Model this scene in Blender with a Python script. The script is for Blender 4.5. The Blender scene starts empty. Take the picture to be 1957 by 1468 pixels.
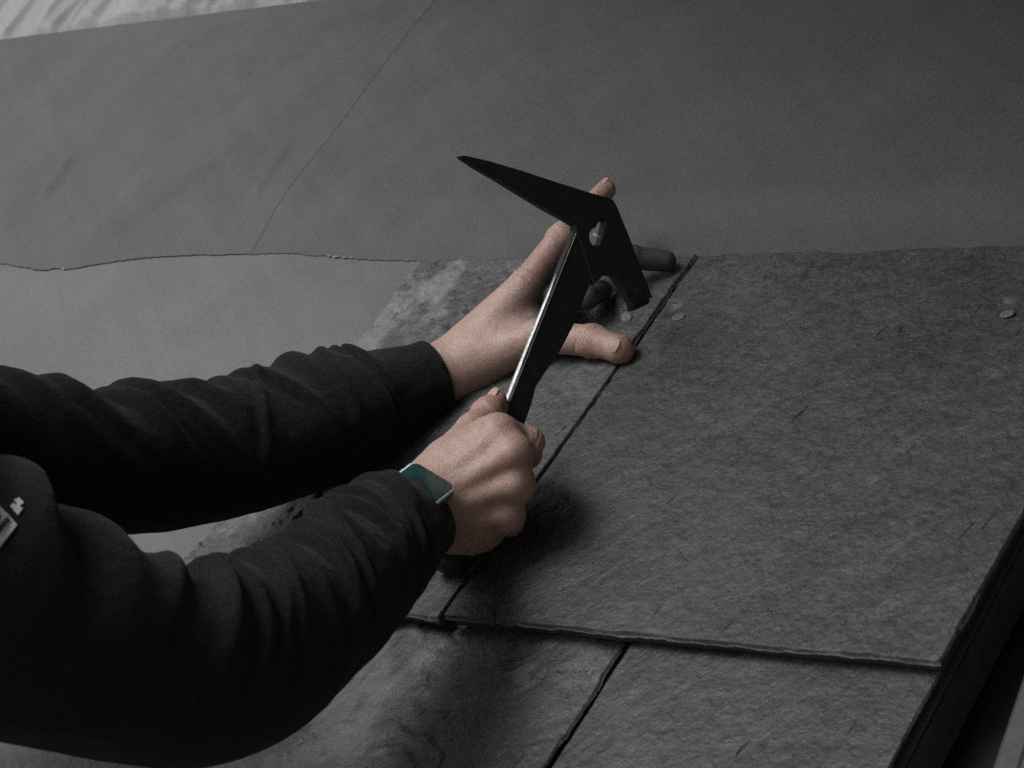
import bpy, bmesh, math, random
import numpy as np
from mathutils import Vector, Matrix
from mathutils.bvhtree import BVHTree

scene = bpy.context.scene
scene.render.engine = 'CYCLES'
scene.cycles.use_denoising = False
scene.cycles.use_adaptive_sampling = False
C = scene.collection

# ------------------------------------------------------------------ camera
F, CX, CY = 5037.0, 978.5, 734.0            # focal length in photo pixels, image centre
AZ, PITCH, ROLL = 0.722186, 0.77202, 0.0128948
CAM = np.array([0.0, 0.0, 5.0])
cr, sr = math.cos(ROLL), math.sin(ROLL)
cam_d = bpy.data.cameras.new('camera')
cam_d.sensor_width = 36.0
cam_d.lens = 36.0 * F / 1957.0
cam_d.clip_start = 0.05
cam_d.clip_end = 2000
cam = bpy.data.objects.new('camera', cam_d)
C.objects.link(cam)
right, up, back = Vector((cr, 0, sr)), Vector((-sr, 0, cr)), Vector((0, -1, 0))
cam.matrix_world = Matrix(((right.x, up.x, back.x, CAM[0]), (right.y, up.y, back.y, CAM[1]),
                           (right.z, up.z, back.z, CAM[2]), (0, 0, 0, 1)))
scene.camera = cam
cam_d.dof.use_dof = True
cam_d.dof.focus_distance = 1.93
cam_d.dof.aperture_fstop = 20.0

# ------------------------------------------------------------------ sky and sun
SUN = np.array([-0.59, -0.32, 0.74])
SUN = SUN / np.linalg.norm(SUN)
world = bpy.data.worlds.new('World')
scene.world = world
world.use_nodes = True
wn = world.node_tree
bg = wn.nodes['Background']
sky = wn.nodes.new('ShaderNodeTexSky')
sky.sky_type = 'NISHITA'
sky.sun_disc = False
sky.sun_elevation = math.asin(SUN[2])
sky.sun_rotation = math.atan2(SUN[0], SUN[1])
sky.air_density, sky.dust_density = 1.0, 4.0
hs = wn.nodes.new('ShaderNodeHueSaturation')     # overcast: the blue is nearly gone
hs.inputs['Saturation'].default_value = 0.08
wn.links.new(sky.outputs[0], hs.inputs['Color'])
wn.links.new(hs.outputs[0], bg.inputs['Color'])
bg.inputs['Strength'].default_value = 0.095
sun_d = bpy.data.lights.new('sun', 'SUN')
sun_d.energy = 1.3
sun_d.angle = math.radians(34)
sun_d.color = (1.0, 0.985, 0.965)
sun = bpy.data.objects.new('sun', sun_d)
C.objects.link(sun)
sun.rotation_euler = Vector(SUN).to_track_quat('Z', 'Y').to_euler()
sun.location = (-4, 2, 12)
vs = scene.view_settings
vs.view_transform = 'Standard'
vs.look = 'None'
vs.gamma = 1.0
vs.use_curve_mapping = False
vs.exposure = 0.85

# ------------------------------------------------------------------ frames
U = np.array([math.cos(AZ), -math.sin(AZ), 0.0])                       # along the eaves
V = np.array([math.sin(AZ) * math.cos(PITCH), math.cos(AZ) * math.cos(PITCH), math.sin(PITCH)])  # up the slope
N = np.cross(U, V)


def ray(px, py):
    x, y = (px - CX) / F, (py - CY) / F
    return np.array([cr * x + sr * y, 1.0, sr * x - cr * y])


def at(px, py, d):
    return CAM + ray(px, py) * d


ORG = at(1000, 620, 2.0)                                               # a point on the felt


def onp(px, py, h=0.0):                                                # point at height h over the felt
    r = ray(px, py)
    return CAM + r * (((ORG + N * h - CAM) @ N) / (r @ N))


def rf(u, v, n=0.0):
    return ORG + U * u + V * v + N * n


# ------------------------------------------------------------------ helpers
WLOC = {}


def mesh_obj(name, verts, faces, mat, parent=None, smooth=True, origin=None, attrs=None):
    verts = np.asarray(verts, float)
    org = verts.mean(axis=0) if origin is None else np.asarray(origin, float)
    me = bpy.data.meshes.new(name)
    me.from_pydata((verts - org).tolist(), [], [list(f) for f in faces])
    me.validate()
    if smooth:
        me.polygons.foreach_set('use_smooth', [True] * len(me.polygons))
    if attrs:
        for k, col in attrs.items():
            a = me.color_attributes.new(k, 'FLOAT_COLOR', 'POINT')
            a.data.foreach_set('color', np.asarray(col, np.float32).ravel())
    me.update()
    if mat:
        me.materials.append(mat)
    o = bpy.data.objects.new(name, me)
    C.objects.link(o)
    ploc = np.zeros(3)
    if parent is not None:
        o.parent = parent
        ploc = WLOC[parent]
    o.location = (org - ploc).tolist()
    WLOC[o] = org
    return o


def empty(name, loc, parent=None):
    o = bpy.data.objects.new(name, None)
    C.objects.link(o)
    o.empty_display_size = 0.1
    o.location = list(loc)
    WLOC[o] = np.asarray(loc, float)
    return o


def tag(o, label=None, cat=None, group=None, kind=None):
    if label: o['label'] = label
    if cat: o['category'] = cat
    if group: o['group'] = group
    if kind: o['kind'] = kind
    return o


def box(p0, ax, ay, az):
    p0, ax, ay, az = map(np.asarray, (p0, ax, ay, az))
    v = [p0, p0 + ax, p0 + ax + ay, p0 + ay]
    v += [q + az for q in v]
    f = [(0, 3, 2, 1), (4, 5, 6, 7), (0, 1, 5, 4), (1, 2, 6, 5), (2, 3, 7, 6), (3, 0, 4, 7)]
    return v, f


def vnoise(x, y, seed=0):
    """value noise in [-1,1] on arrays"""
    x, y = np.broadcast_arrays(np.asarray(x, float), np.asarray(y, float))
    xi, yi = np.floor(x).astype(np.int64), np.floor(y).astype(np.int64)
    fx, fy = x - xi, y - yi
    fx, fy = fx * fx * (3 - 2 * fx), fy * fy * (3 - 2 * fy)

    def hsh(a, b):
        n = (a * 374761393 + b * 668265263 + seed * 974634777) & 0x7fffffff
        n = ((n ^ (n >> 13)) * 1274126177) & 0x7fffffff
        n = (n ^ (n >> 16)) & 0xffff
        return n / 32767.5 - 1
    a, b = hsh(xi, yi), hsh(xi + 1, yi)
    c, d = hsh(xi, yi + 1), hsh(xi + 1, yi + 1)
    return (a * (1 - fx) + b * fx) * (1 - fy) + (c * (1 - fx) + d * fx) * fy


def fbm(x, y, seed=0, oct=4):
    s, a, t = 0, 1.0, 0
    for i in range(oct):
        s = s + a * vnoise(x * 2 ** i + 17 * i, y * 2 ** i - 9 * i, seed + i)
        t += a
        a *= 0.5
    return s / t


def sstep(a, b, x):
    t = np.clip((x - a) / (b - a), 0, 1)
    return t * t * (3 - 2 * t)


# ------------------------------------------------------------------ materials
def new_mat(name):
    m = bpy.data.materials.new(name)
    m.use_nodes = True
    nt = m.node_tree
    return m, nt, nt.nodes['Principled BSDF']


def nd(nt, t, **kw):
    n = nt.nodes.new(t)
    for k, v in kw.items():
        if k.startswith('i_'):
            n.inputs[k[2:].replace('_', ' ')].default_value = v
        else:
            setattr(n, k, v)
    return n


def coords(nt, scale=(1, 1, 1), rot=(0, 0, 0)):
    tc = nd(nt, 'ShaderNodeTexCoord')
    mp = nd(nt, 'ShaderNodeMapping')
    mp.inputs['Scale'].default_value = scale
    mp.inputs['Rotation'].default_value = rot
    nt.links.new(tc.outputs['Object'], mp.inputs['Vector'])
    return mp.outputs['Vector']


def ramp(nt, src, stops):
    r = nd(nt, 'ShaderNodeValToRGB')
    e = r.color_ramp.elements
    while len(e) < len(stops):
        e.new(0.5)
    for el, (p, c) in zip(e, stops):
        el.position = p
        el.color = (c, c, c, 1) if np.isscalar(c) else (*c, 1)
    nt.links.new(src, r.inputs['Fac'])
    return r.outputs['Color']


def mul(nt, a, b, fac=1.0, mode='MULTIPLY'):
    m = nd(nt, 'ShaderNodeMix', data_type='RGBA', blend_type=mode)
    m.inputs['Factor'].default_value = fac
    nt.links.new(a, m.inputs['A'])
    nt.links.new(b, m.inputs['B'])
    return m.outputs['Result']


def bump(nt, bsdf, src, strength, dist, prev=None):
    b = nd(nt, 'ShaderNodeBump')
    b.inputs['Strength'].default_value = strength
    b.inputs['Distance'].default_value = dist
    nt.links.new(src, b.inputs['Height'])
    if prev: nt.links.new(prev, b.inputs['Normal'])
    nt.links.new(b.outputs['Normal'], bsdf.inputs['Normal'])
    return b.outputs['Normal']


def noise(nt, vec, scale, detail=4, rough=0.6):
    n = nd(nt, 'ShaderNodeTexNoise')
    n.inputs['Scale'].default_value = scale
    n.inputs['Detail'].default_value = detail
    n.inputs['Roughness'].default_value = rough
    nt.links.new(vec, n.inputs['Vector'])
    return n.outputs['Fac']


def roof_vec(nt, angle=0.0, scale=(1, 1, 1)):
    """object coordinates turned into the roof's own u, v, n, then turned in the plane and stretched"""
    tc = nd(nt, 'ShaderNodeTexCoord')
    ca, sa = math.cos(angle), math.sin(angle)
    axes = [U * ca + V * sa, V * ca - U * sa, N]
    cmb = nd(nt, 'ShaderNodeCombineXYZ')
    for k, (a, s) in enumerate(zip(axes, scale)):
        d = nd(nt, 'ShaderNodeVectorMath', operation='DOT_PRODUCT')
        d.inputs[1].default_value = (a * s).tolist()
        nt.links.new(tc.outputs['Object'], d.inputs[0])
        nt.links.new(d.outputs['Value'], cmb.inputs[k])
    return cmb.outputs[0]


def felt_mat(name, base, rough=0.62, grain=0.34):
    m, nt, b = new_mat(name)
    v = roof_vec(nt)
    g = ramp(nt, noise(nt, v, 900, 2, 0.8), [(0.3, base * (1 - grain)), (0.7, base * (1 + grain))])
    big = ramp(nt, noise(nt, v, 9, 4, 0.6), [(0.25, 0.86), (0.75, 1.1)])
    st = ramp(nt, noise(nt, roof_vec(nt, 0.9, (60, 5, 1)), 1, 3, 0.6), [(0.3, 0.93), (0.7, 1.05)])
    col = mul(nt, mul(nt, g, big), st)
    nt.links.new(col, b.inputs['Base Color'])
    b.inputs['Roughness'].default_value = rough
    b.inputs['Specular IOR Level'].default_value = 0.2
    bump(nt, b, noise(nt, v, 700, 3, 0.7), 0.35, 0.0006)
    return m


def slate_mat(name, lo, hi, seed=0.0, k3=0.12, angle=1.3):
    m, nt, b = new_mat(name)

    def shifted(vec, k):
        ad = nd(nt, 'ShaderNodeVectorMath', operation='ADD')
        ad.inputs[1].default_value = (seed * k, seed * 1.7 * k, 0)
        nt.links.new(vec, ad.inputs[0])
        return ad.outputs[0]
    v = shifted(roof_vec(nt), 1)
    streak = noise(nt, shifted(roof_vec(nt, angle, (24, 170, 1)), 3), 1.0, 2, 0.5)
    warp = noise(nt, shifted(roof_vec(nt, angle - 0.2, (26, 70, 1)), 5), 1.0, 6, 0.7)
    cl = noise(nt, v, 16, 8, 0.7)
    grain = noise(nt, v, 520, 3, 0.85)
    pit = noise(nt, v, 150, 4, 0.7)
    base = ramp(nt, cl, [(0.30, lo), (0.5, (lo + hi) / 2), (0.70, hi)])
    c1 = mul(nt, base, ramp(nt, grain, [(0.3, 0.70), (0.7, 1.32)]))
    c1 = mul(nt, c1, ramp(nt, pit, [(0.3, 0.78), (0.5, 1.0), (0.66, 1.2), (0.76, 2.0)]))
    c1 = mul(nt, c1, ramp(nt, noise(nt, v, 5, 5, 0.6), [(0.3, 0.8), (0.7, 1.2)]))
    c2 = mul(nt, c1, ramp(nt, streak, [(0.22, 0.25), (0.27, 1.0), (0.68, 1.0), (0.78, 1.6)]), 0.9)
    # pale scuffs and dusty flakes
    sc = ramp(nt, warp, [(0.57, 0.0), (0.70, 1.0)])
    mk = ramp(nt, noise(nt, v, 8, 3, 0.6), [(0.42, 0.0), (0.60, 0.8)])
    mx = nd(nt, 'ShaderNodeMix', data_type='RGBA', blend_type='MIX')
    nt.links.new(mul(nt, sc, mk), mx.inputs['Factor'])
    nt.links.new(c2, mx.inputs['A'])
    k2 = hi * 1.9
    mx.inputs['B'].default_value = (k2, k2, k2, 1)
    # freshly broken rims are paler and catch the light
    ch = nd(nt, 'ShaderNodeVertexColor', layer_name='chip')
    mx2 = nd(nt, 'ShaderNodeMix', data_type='RGBA', blend_type='MIX')
    nt.links.new(ch.outputs['Color'], mx2.inputs['Factor'])
    nt.links.new(mx.outputs['Result'], mx2.inputs['A'])
    mx2.inputs['B'].default_value = (k3, k3, k3, 1)
    nt.links.new(mx2.outputs['Result'], b.inputs['Base Color'])
    b.inputs['Specular IOR Level'].default_value = 0.4
    nt.links.new(ramp(nt, pit, [(0.3, 0.42), (0.7, 0.64)]), b.inputs['Roughness'])
    n1 = bump(nt, b, noise(nt, v, 330, 2, 0.6), 0.6, 0.0008)
    n2 = bump(nt, b, noise(nt, v, 70, 4, 0.6), 1.0, 0.0024, n1)
    rl = noise(nt, shifted(roof_vec(nt, angle - 0.2, (30, 95, 1)), 5), 1.0, 3, 0.55)
    n3 = bump(nt, b, rl, 1.0, 0.0013, n2)
    bump(nt, b, ramp(nt, streak, [(0.22, 0.0), (0.29, 1.0)]), 1.0, 0.0020, n3)
    return m


def plain(name, col, rough=0.5, metal=0.0, grain=0.0, gscale=300, spec=0.5):
    m, nt, b = new_mat(name)
    b.inputs['Roughness'].default_value = rough
    b.inputs['Metallic'].default_value = metal
    b.inputs['Specular IOR Level'].default_value = spec
    col = (col,) * 3 if np.isscalar(col) else col
    v = coords(nt)
    f = noise(nt, v, gscale, 4, 0.65)
    lo = tuple(c * (1 - grain) for c in col)
    hi = tuple(c * (1 + grain) for c in col)
    nt.links.new(ramp(nt, f, [(0.3, lo), (0.7, hi)]), b.inputs['Base Color'])
    return m


M = {}
M['felt'] = felt_mat('bitumen_felt', 0.064, 0.7)
M['felt_low'] = felt_mat('bitumen_felt_lower', 0.092, 0.65, 0.3)
M['membrane'] = felt_mat('pale_membrane', 0.19, 0.6, 0.1)
M['slate_a'] = slate_mat('slate_rough', 0.028, 0.062, 1.3, 0.17)
M['slate_b'] = slate_mat('slate_smooth', 0.025, 0.044, 4.1, 0.10)
M['slate_c'] = slate_mat('slate_lower', 0.031, 0.074, 7.7, 0.18)
M['deck'] = plain('roof_board', (0.05, 0.045, 0.04), 0.85, 0, 0.4, 40)
M['slot'] = plain('black_flashing', 0.004, 0.8, 0, 0.3, 60)
M['nail'] = plain('galvanised_nail', 0.10, 0.7, 0.2, 0.45, 420)
M['board'] = plain('grey_verge_board', 0.045, 0.7, 0, 0.25, 120)
M['steel_black'] = plain('black_forged_steel', 0.011, 0.6, 0.0, 0.5, 220, 0.25)
M['steel'] = plain('ground_steel', 0.24, 0.5, 1.0, 0.35, 400)
M['pin'] = plain('bright_glint', 0.8, 0.3, 0.3, 0.05, 300)
M['grip'] = plain('black_leather_grip', 0.012, 0.65, 0, 0.4, 150)
M['wall'] = plain('rendered_wall', 0.35, 0.9, 0, 0.15, 30)
M['ground'] = plain('ground', (0.12, 0.11, 0.09), 0.95, 0, 0.5, 1.5)
M['plank'] = plain('scaffold_plank', (0.22, 0.17, 0.11), 0.85, 0, 0.35, 20)
M['denim'] = plain('dark_work_trousers', (0.02, 0.022, 0.028), 0.95, 0, 0.3, 300)
M['hair'] = plain('brown_hair', (0.035, 0.022, 0.014), 0.6, 0, 0.5, 200)
M['eye'] = plain('eye', (0.06, 0.045, 0.035), 0.2)
M['nail_skin'] = plain('fingernail', (0.33, 0.225, 0.195), 0.55, 0, 0.1, 300, 0.3)
M['badge'] = plain('woven_badge_white', 0.34, 0.9, 0, 0.15, 900)
M['badge_dark'] = plain('woven_badge_black', 0.012, 0.9, 0, 0.2, 900)


def skin_mat():
    m, nt, b = new_mat('skin')
    at_ = nd(nt, 'ShaderNodeVertexColor', layer_name='tone')
    v = coords(nt)
    mot = ramp(nt, noise(nt, v, 110, 5, 0.65), [(0.3, (0.86, 0.80, 0.80)), (0.7, (1.1, 1.1, 1.08))])
    mot2 = ramp(nt, noise(nt, v, 900, 3, 0.7), [(0.3, 0.9), (0.7, 1.08)])
    col = mul(nt, mul(nt, at_.outputs['Color'], mot), mot2)
    nt.links.new(col, b.inputs['Base Color'])
    b.inputs['Roughness'].default_value = 0.55
    b.inputs['Subsurface Weight'].default_value = 0.12
    b.inputs['Subsurface Radius'].default_value = (0.008, 0.003, 0.0015)
    b.inputs['Subsurface Scale'].default_value = 0.5
    vo = nd(nt, 'ShaderNodeTexVoronoi', feature='DISTANCE_TO_EDGE')
    vo.inputs['Scale'].default_value = 620
    nt.links.new(v, vo.inputs['Vector'])
    n1 = bump(nt, b, vo.outputs['Distance'], 0.25, 0.0006)
    bump(nt, b, noise(nt, v, 200, 5, 0.65), 0.4, 0.0016, n1)
    return m


def fleece_mat():
    m, nt, b = new_mat('black_fleece')
    v = coords(nt)
    f = ramp(nt, noise(nt, v, 420, 4, 0.75), [(0.3, 0.0035), (0.7, 0.010)])
    big = ramp(nt, noise(nt, v, 14, 3, 0.6), [(0.3, 0.8), (0.7, 1.25)])
    nt.links.new(mul(nt, f, big), b.inputs['Base Color'])
    b.inputs['Roughness'].default_value = 0.95
    b.inputs['Specular IOR Level'].default_value = 0.12
    b.inputs['Sheen Weight'].default_value = 0.05
    b.inputs['Sheen Roughness'].default_value = 0.5
    n1 = bump(nt, b, noise(nt, v, 700, 4, 0.8), 0.6, 0.001)
    bump(nt, b, noise(nt, v, 120, 4, 0.6), 0.5, 0.004, n1)
    return m


M['skin'] = skin_mat()
M['fleece'] = fleece_mat()

# ------------------------------------------------------------------ large structure
gv, gf = box((-600, -300, -0.05), (1200, 0, 0), (0, 1200, 0), (0, 0, 0.05))
tag(mesh_obj('ground', gv, gf, M['ground'], smooth=False), kind='structure')

U0, U1, V0, V1 = -3.2, 0.514, -1.35, 1.3
dv, df = box(rf(U0, V0, -0.030), U * (U1 - U0), V * (V1 - V0), N * 0.026)
roof = tag(mesh_obj('roof', dv, df, M['deck'], smooth=False), kind='structure',
           label='sloping boarded roof under felt and slates')
# recess beside the last slates, the board beyond it and the wall below
sv, sf = box(rf(U1 - 0.10, V0, -0.075), U * 0.35, V * (V1 - V0), N * 0.03)
mesh_obj('flashing', sv, sf, M['slot'], roof, smooth=False)
a = rf(0.5553, -0.2854, 0) - rf(0.5655, -0.3595, 0)
a = a / np.linalg.norm(a)
ac = np.cross(N, a)
ac = -ac if ac @ U < 0 else ac
bm_v, bm_f = [], []
prof = [(0.0, -0.045), (0.0, -0.004), (0.004, 0.0), (0.016, 0.0), (0.0175, -0.0015), (0.019, 0.0), (0.22, 0.0), (0.22, -0.045)]
p0 = rf(0.5655, -0.3595, 0.0)
for s in (-1.0, 1.65):
    for (x, z) in prof:
        bm_v.append(p0 + a * s + ac * x + N * z)
k = len(prof)
bm_f = [(i, (i + 1) % k, k + (i + 1) % k, k + i) for i in range(k)] + [tuple(range(k))[::-1], tuple(range(k, 2 * k))]
tag(mesh_obj('verge_board', bm_v, bm_f, M['board'], smooth=False),
    'plain grey verge board beyond the dark slot at lower right corner', 'board')
# the house under the roof
e0, e1 = rf(U0, V0 + 0.12, -0.05), rf(0.85, V0 + 0.12, -0.05)
hx = np.array([N[0], N[1], 0]); hx /= np.linalg.norm(hx)
wv_, wf_ = box(np.array([e0[0], e0[1], 0.0]), np.array([e1[0] - e0[0], e1[1] - e0[1], 0]), -hx * 0.25, (0, 0, e0[2] - 0.22))
tag(mesh_obj('house_wall', wv_, wf_, M['wall'], smooth=False), kind='structure')


# unseen sheet held up at its corners, added to block light from the right side
light_blocker = tag(empty('added_light_blocker', (1.5, 1.0, 0.0)), 'dark unseen sheet on poles, added to block light over the right of the roof', 'light_blocker')
M['blocker_mat'] = plain('blocker_grey', 0.06, 0.8, 0, 0.2, 6)
CE, CZ = -0.74, 6.25
cs, ct = np.meshgrid(np.linspace(0, 1, 30), np.linspace(0, 1, 40), indexing='ij')
cp = np.stack([CE + cs * 6, -6 + ct * 13, CZ + 0.03 * np.sin(ct * 26) + 0.02 * np.sin(cs * 17)], -1).reshape(-1, 3)
ci_ = np.arange(1200).reshape(30, 40)
cq = np.stack([ci_[:-1, :-1], ci_[1:, :-1], ci_[1:, 1:], ci_[:-1, 1:]], -1).reshape(-1, 4).tolist()
mesh_obj('blocker_sheet', cp, cq, M['blocker_mat'], light_blocker)
for (qx, qy) in [(CE + 5.9, -5.8), (CE + 5.9, 6.8), (CE + 0.1, -5.8), (CE + 0.1, 6.8)]:
    a_ = np.array([(qx + 0.024 * math.cos(t), qy + 0.024 * math.sin(t)) for t in np.linspace(0, 2 * math.pi, 12, endpoint=False)])
    pvv = [(x, y, z) for z in (0.0, CZ - 0.04) for x, y in a_]
    mesh_obj('blocker_pole', pvv, [(i, (i + 1) % 12, 12 + (i + 1) % 12, 12 + i) for i in range(12)], M['steel'], light_blocker)


# ------------------------------------------------------------------ roofing felts
def sheet(name, uf, vf, hf, nu, nv, mat, thick=0.0007, parent=None):
    """a sheet over param (s,t) in the roof plane; uf(s,t), vf(s,t), hf(u,v)"""
    s, t = np.meshgrid(np.linspace(0, 1, nu), np.linspace(0, 1, nv), indexing='ij')
    u, v = uf(s, t), vf(s, t)
    h = hf(u, v)
    P = ORG + u[..., None] * U + v[..., None] * V + h[..., None] * N
    B = P - N * thick
    vs_ = np.concatenate([P.reshape(-1, 3), B.reshape(-1, 3)])
    n0 = nu * nv
    idx = np.arange(n0).reshape(nu, nv)
    q = np.stack([idx[:-1, :-1], idx[1:, :-1], idx[1:, 1:], idx[:-1, 1:]], -1).reshape(-1, 4)
    fs = q.tolist()
    ring = list(idx[:, 0]) + list(idx[-1, 1:]) + list(idx[-2::-1, -1]) + list(idx[0, -2:0:-1])
    nr = len(ring)
    vs_ = np.concatenate([P.reshape(-1, 3), P.reshape(-1, 3)[ring], B.reshape(-1, 3)[ring]])
    for i in range(nr):
        j = (i + 1) % nr
        fs.append((n0 + j, n0 + i, n0 + nr + i, n0 + nr + j))
    return mesh_obj(name, vs_, fs, mat, parent)


def ridge(u, v, a, b, w, amp):
    a, b = np.array(a), np.array(b)
    d = b - a
    L = np.hypot(*d)
    d = d / L
    x, y = u - a[0], v - a[1]
    s = x * d[0] + y * d[1]
    n_ = -x * d[1] + y * d[0]
    e = np.clip(np.minimum(s, L - s) / (0.3 * L), 0, 1)
    return amp * np.exp(-(n_ / w) ** 2) * e


def px_uv(px, py):
    q = onp(px, py) - ORG
    return (q @ U, q @ V)


def lo_h(u, v):
    h = (0.0003 + 0.0010 * fbm(u * 3.5, v * 3, 21, 3) + 0.0008) * sstep(-0.1, -0.2, u) + 0.0001
    x = u + 0.625
    h = h + 0.0030 * sstep(0.012, -0.0, -x) * np.exp(-np.clip(x, 0, 1) / 0.10) * sstep(-0.05, 0.09, v)
    return np.maximum(h, 0.0001)


def upper_h(u, v):
    ca, sa = math.cos(1.05), math.sin(1.05)
    x, y = u * ca + v * sa, -u * sa + v * ca
    h = 0.0110 + 0.0100 * fbm(x * 3.0, y * 16, 5, 3) * sstep(0.25, -0.35, u) * (1 - 0.85 * np.exp(-((u + 0.38) / 0.045) ** 2)) + 0.0006 * fbm(u * 6, v * 5, 9, 3)
    for (p, q, w, am) in [((75, 425), (165, 295), .006, .0042), ((420, 40), (320, 150), .008, -.0042),
                          ((475, 425), (565, 280), .006, .0042), ((215, 190), (90, 275), .014, -.003),
                          ((60, 90), (0, 160), .01, -.003), ((240, 420), (330, 330), .012, .002),
                          ((505, 120), (430, 210), .016, .002), ((640, 300), (560, 400), .014, .0016)]:
        h = h + ridge(u, v, px_uv(*p), px_uv(*q), w, am)
    # lifted, sagging lower edge at left
    ed_ = sstep(0.0, 0.07, v - upper_edge(u))
    lift = 0.0004 + 0.0022 * np.clip(fbm(u * 22, 0 * u, 33, 3), 0, 1) * np.exp(-((u + 0.62) / 0.06) ** 2)
    tp_ = sstep(0.455, 0.40, v)
    h = h * tp_ + 0.0088 * (1 - tp_)
    h = h * ed_ + (lo_h(u, v) + lift + 0.0004) * (1 - ed_)
    # pressed flat where it runs under the heads of the slates
    k_ = sstep(-0.20, -0.14, u) * sstep(0.14, 0.075, v)
    return h * (1 - k_) + 0.0014 * k_


def upper_edge(u):
    return 0.0600 + 0.016 * sstep(-0.135, -0.165, u) + 0.014 * sstep(-0.16, -0.36, u) - 0.015 * np.exp(-((u + 0.615) / 0.075) ** 2) \
        + 0.006 * sstep(-0.7, -0.9, u) + 0.0011 * vnoise(u * 55, u * 0, 3) + 0.0006 * vnoise(u * 260, u * 0, 4)


def seam(v):
    return -0.3735 - 0.013 * (v - 0.09) / 0.365 + 0.0004 * vnoise(v * 14, v * 0, 8)


lo = sheet('roofing_felt', lambda s, t: U0 + (U1 - U0) * np.clip(s, 0, 1), lambda s, t: -0.62 + t * 0.80, lo_h, 420, 100, M['felt_low'])
tag(lo, 'smooth lighter grey roofing felt showing left of slates behind the arms', 'roofing felt', 'felt strips on the roof')
lo2 = sheet('roofing_felt', lambda s, t: U0 + (U1 - U0) * s, lambda s, t: V0 + 0.01 + t * 0.80,
            lambda u, v: 0 * u - 0.0022, 20, 10, M['felt_low'])
tag(lo2, 'lowest roofing felt strip, running beneath the bottom slates', 'roofing felt', 'felt strips on the roof')
fl = sheet('roofing_felt', lambda s, t: U0 + (seam(t * .45 + .05) - U0) * s,
           lambda s, t: (lambda u: upper_edge(u) + t * (0.4690 + 0.0006 * vnoise(u * 30, 0 * u, 31) - upper_edge(u)))(U0 + (seam(t * .45 + .05) - U0) * s),
           lambda u, v: upper_h(u, v) + 0.0005, 520, 110, M['felt'])
tag(fl, 'wrinkled dark grey roofing felt left of the seam, below the pale membrane', 'roofing felt', 'felt strips on the roof')
fr = sheet('roofing_felt', lambda s, t: seam(t * .45 + .05) - 0.03 + (U1 - seam(t * .45 + .05) + 0.03) * s,
           lambda s, t: (lambda u: upper_edge(u) + t * (0.4690 + 0.0006 * vnoise(u * 30, 0 * u, 31) - upper_edge(u)))(seam(t * .45 + .05) - 0.03 + (U1 - seam(t * .45 + .05) + 0.03) * s),
           lambda u, v: upper_h(u, v) + 0.0002, 300, 110, M['felt'])
tag(fr, 'flat dark grey roofing felt right of the seam, above the large slate', 'roofing felt', 'felt strips on the roof')

# torn pale fibres along the lap
rng = random.Random(5)
fv_, ff_ = [], []
for q in [633, 642, 652, 664, 678, 690, 154, 789]:
    u_, v_ = px_uv(q, 493)
    u_ = u_ + rng.uniform(-.002, .002)
    c0 = rf(u_, float(upper_edge(np.array(u_))) - 0.0004, float(lo_h(np.array(u_), np.array(0.085))) + 0.0019)
    L_, w_ = rng.uniform(.0008, .0022), rng.uniform(.0005, .0009)
    b0 = len(fv_)
    fv_ += [c0 - U * L_ - V * w_, c0 + U * L_ - V * w_ * 0.6, c0 + U * L_ * 0.6 + V * w_, c0 - U * L_ * 0.7 + V * w_ * 0.8, c0 + N * 0.0011]
    ff_ += [(b0 + a_, b0 + b_, b0 + 4) for a_, b_ in ((0, 1), (1, 2), (2, 3), (3, 0))] + [(b0 + 3, b0 + 2, b0 + 1, b0)]
M['fibre'] = plain('torn_fibre', 0.3, 0.8, 0, 0.2, 300)
tag(mesh_obj('torn_fibre', fv_, ff_, M['fibre'], fl, smooth=False), kind='stuff')


def mem_h(u, v):
    w = u + 0.22 * (v - 0.5) + 0.012 * fbm(u * 7, v * 6, 51, 3)
    h = 0
    for i, (fq, am) in enumerate([(19, .0050), (41, .0022), (87, .0010)]):
        nz = vnoise(w * fq, v * (1.2 + i), 60 + i)
        h = h + am * (1 - np.abs(nz) ** 0.8 * 1.6)
    h = h + 0.004 * fbm(u * 4, v * 2, 71, 2)
    return np.maximum(h, -0.001) * sstep(0.466, 0.480, v) * 2.6 + 0.0014


mem = sheet('breather_membrane', lambda s, t: -1.155 + 0.07 * (0.9 - t) * 0 + (U1 + 1.155) * s, lambda s, t: 0.455 + t * 0.84, mem_h, 700, 160, M['membrane'], 0.0006)
tag(mem, 'pale crinkled membrane with upright folds along the top edge', 'membrane')


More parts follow.
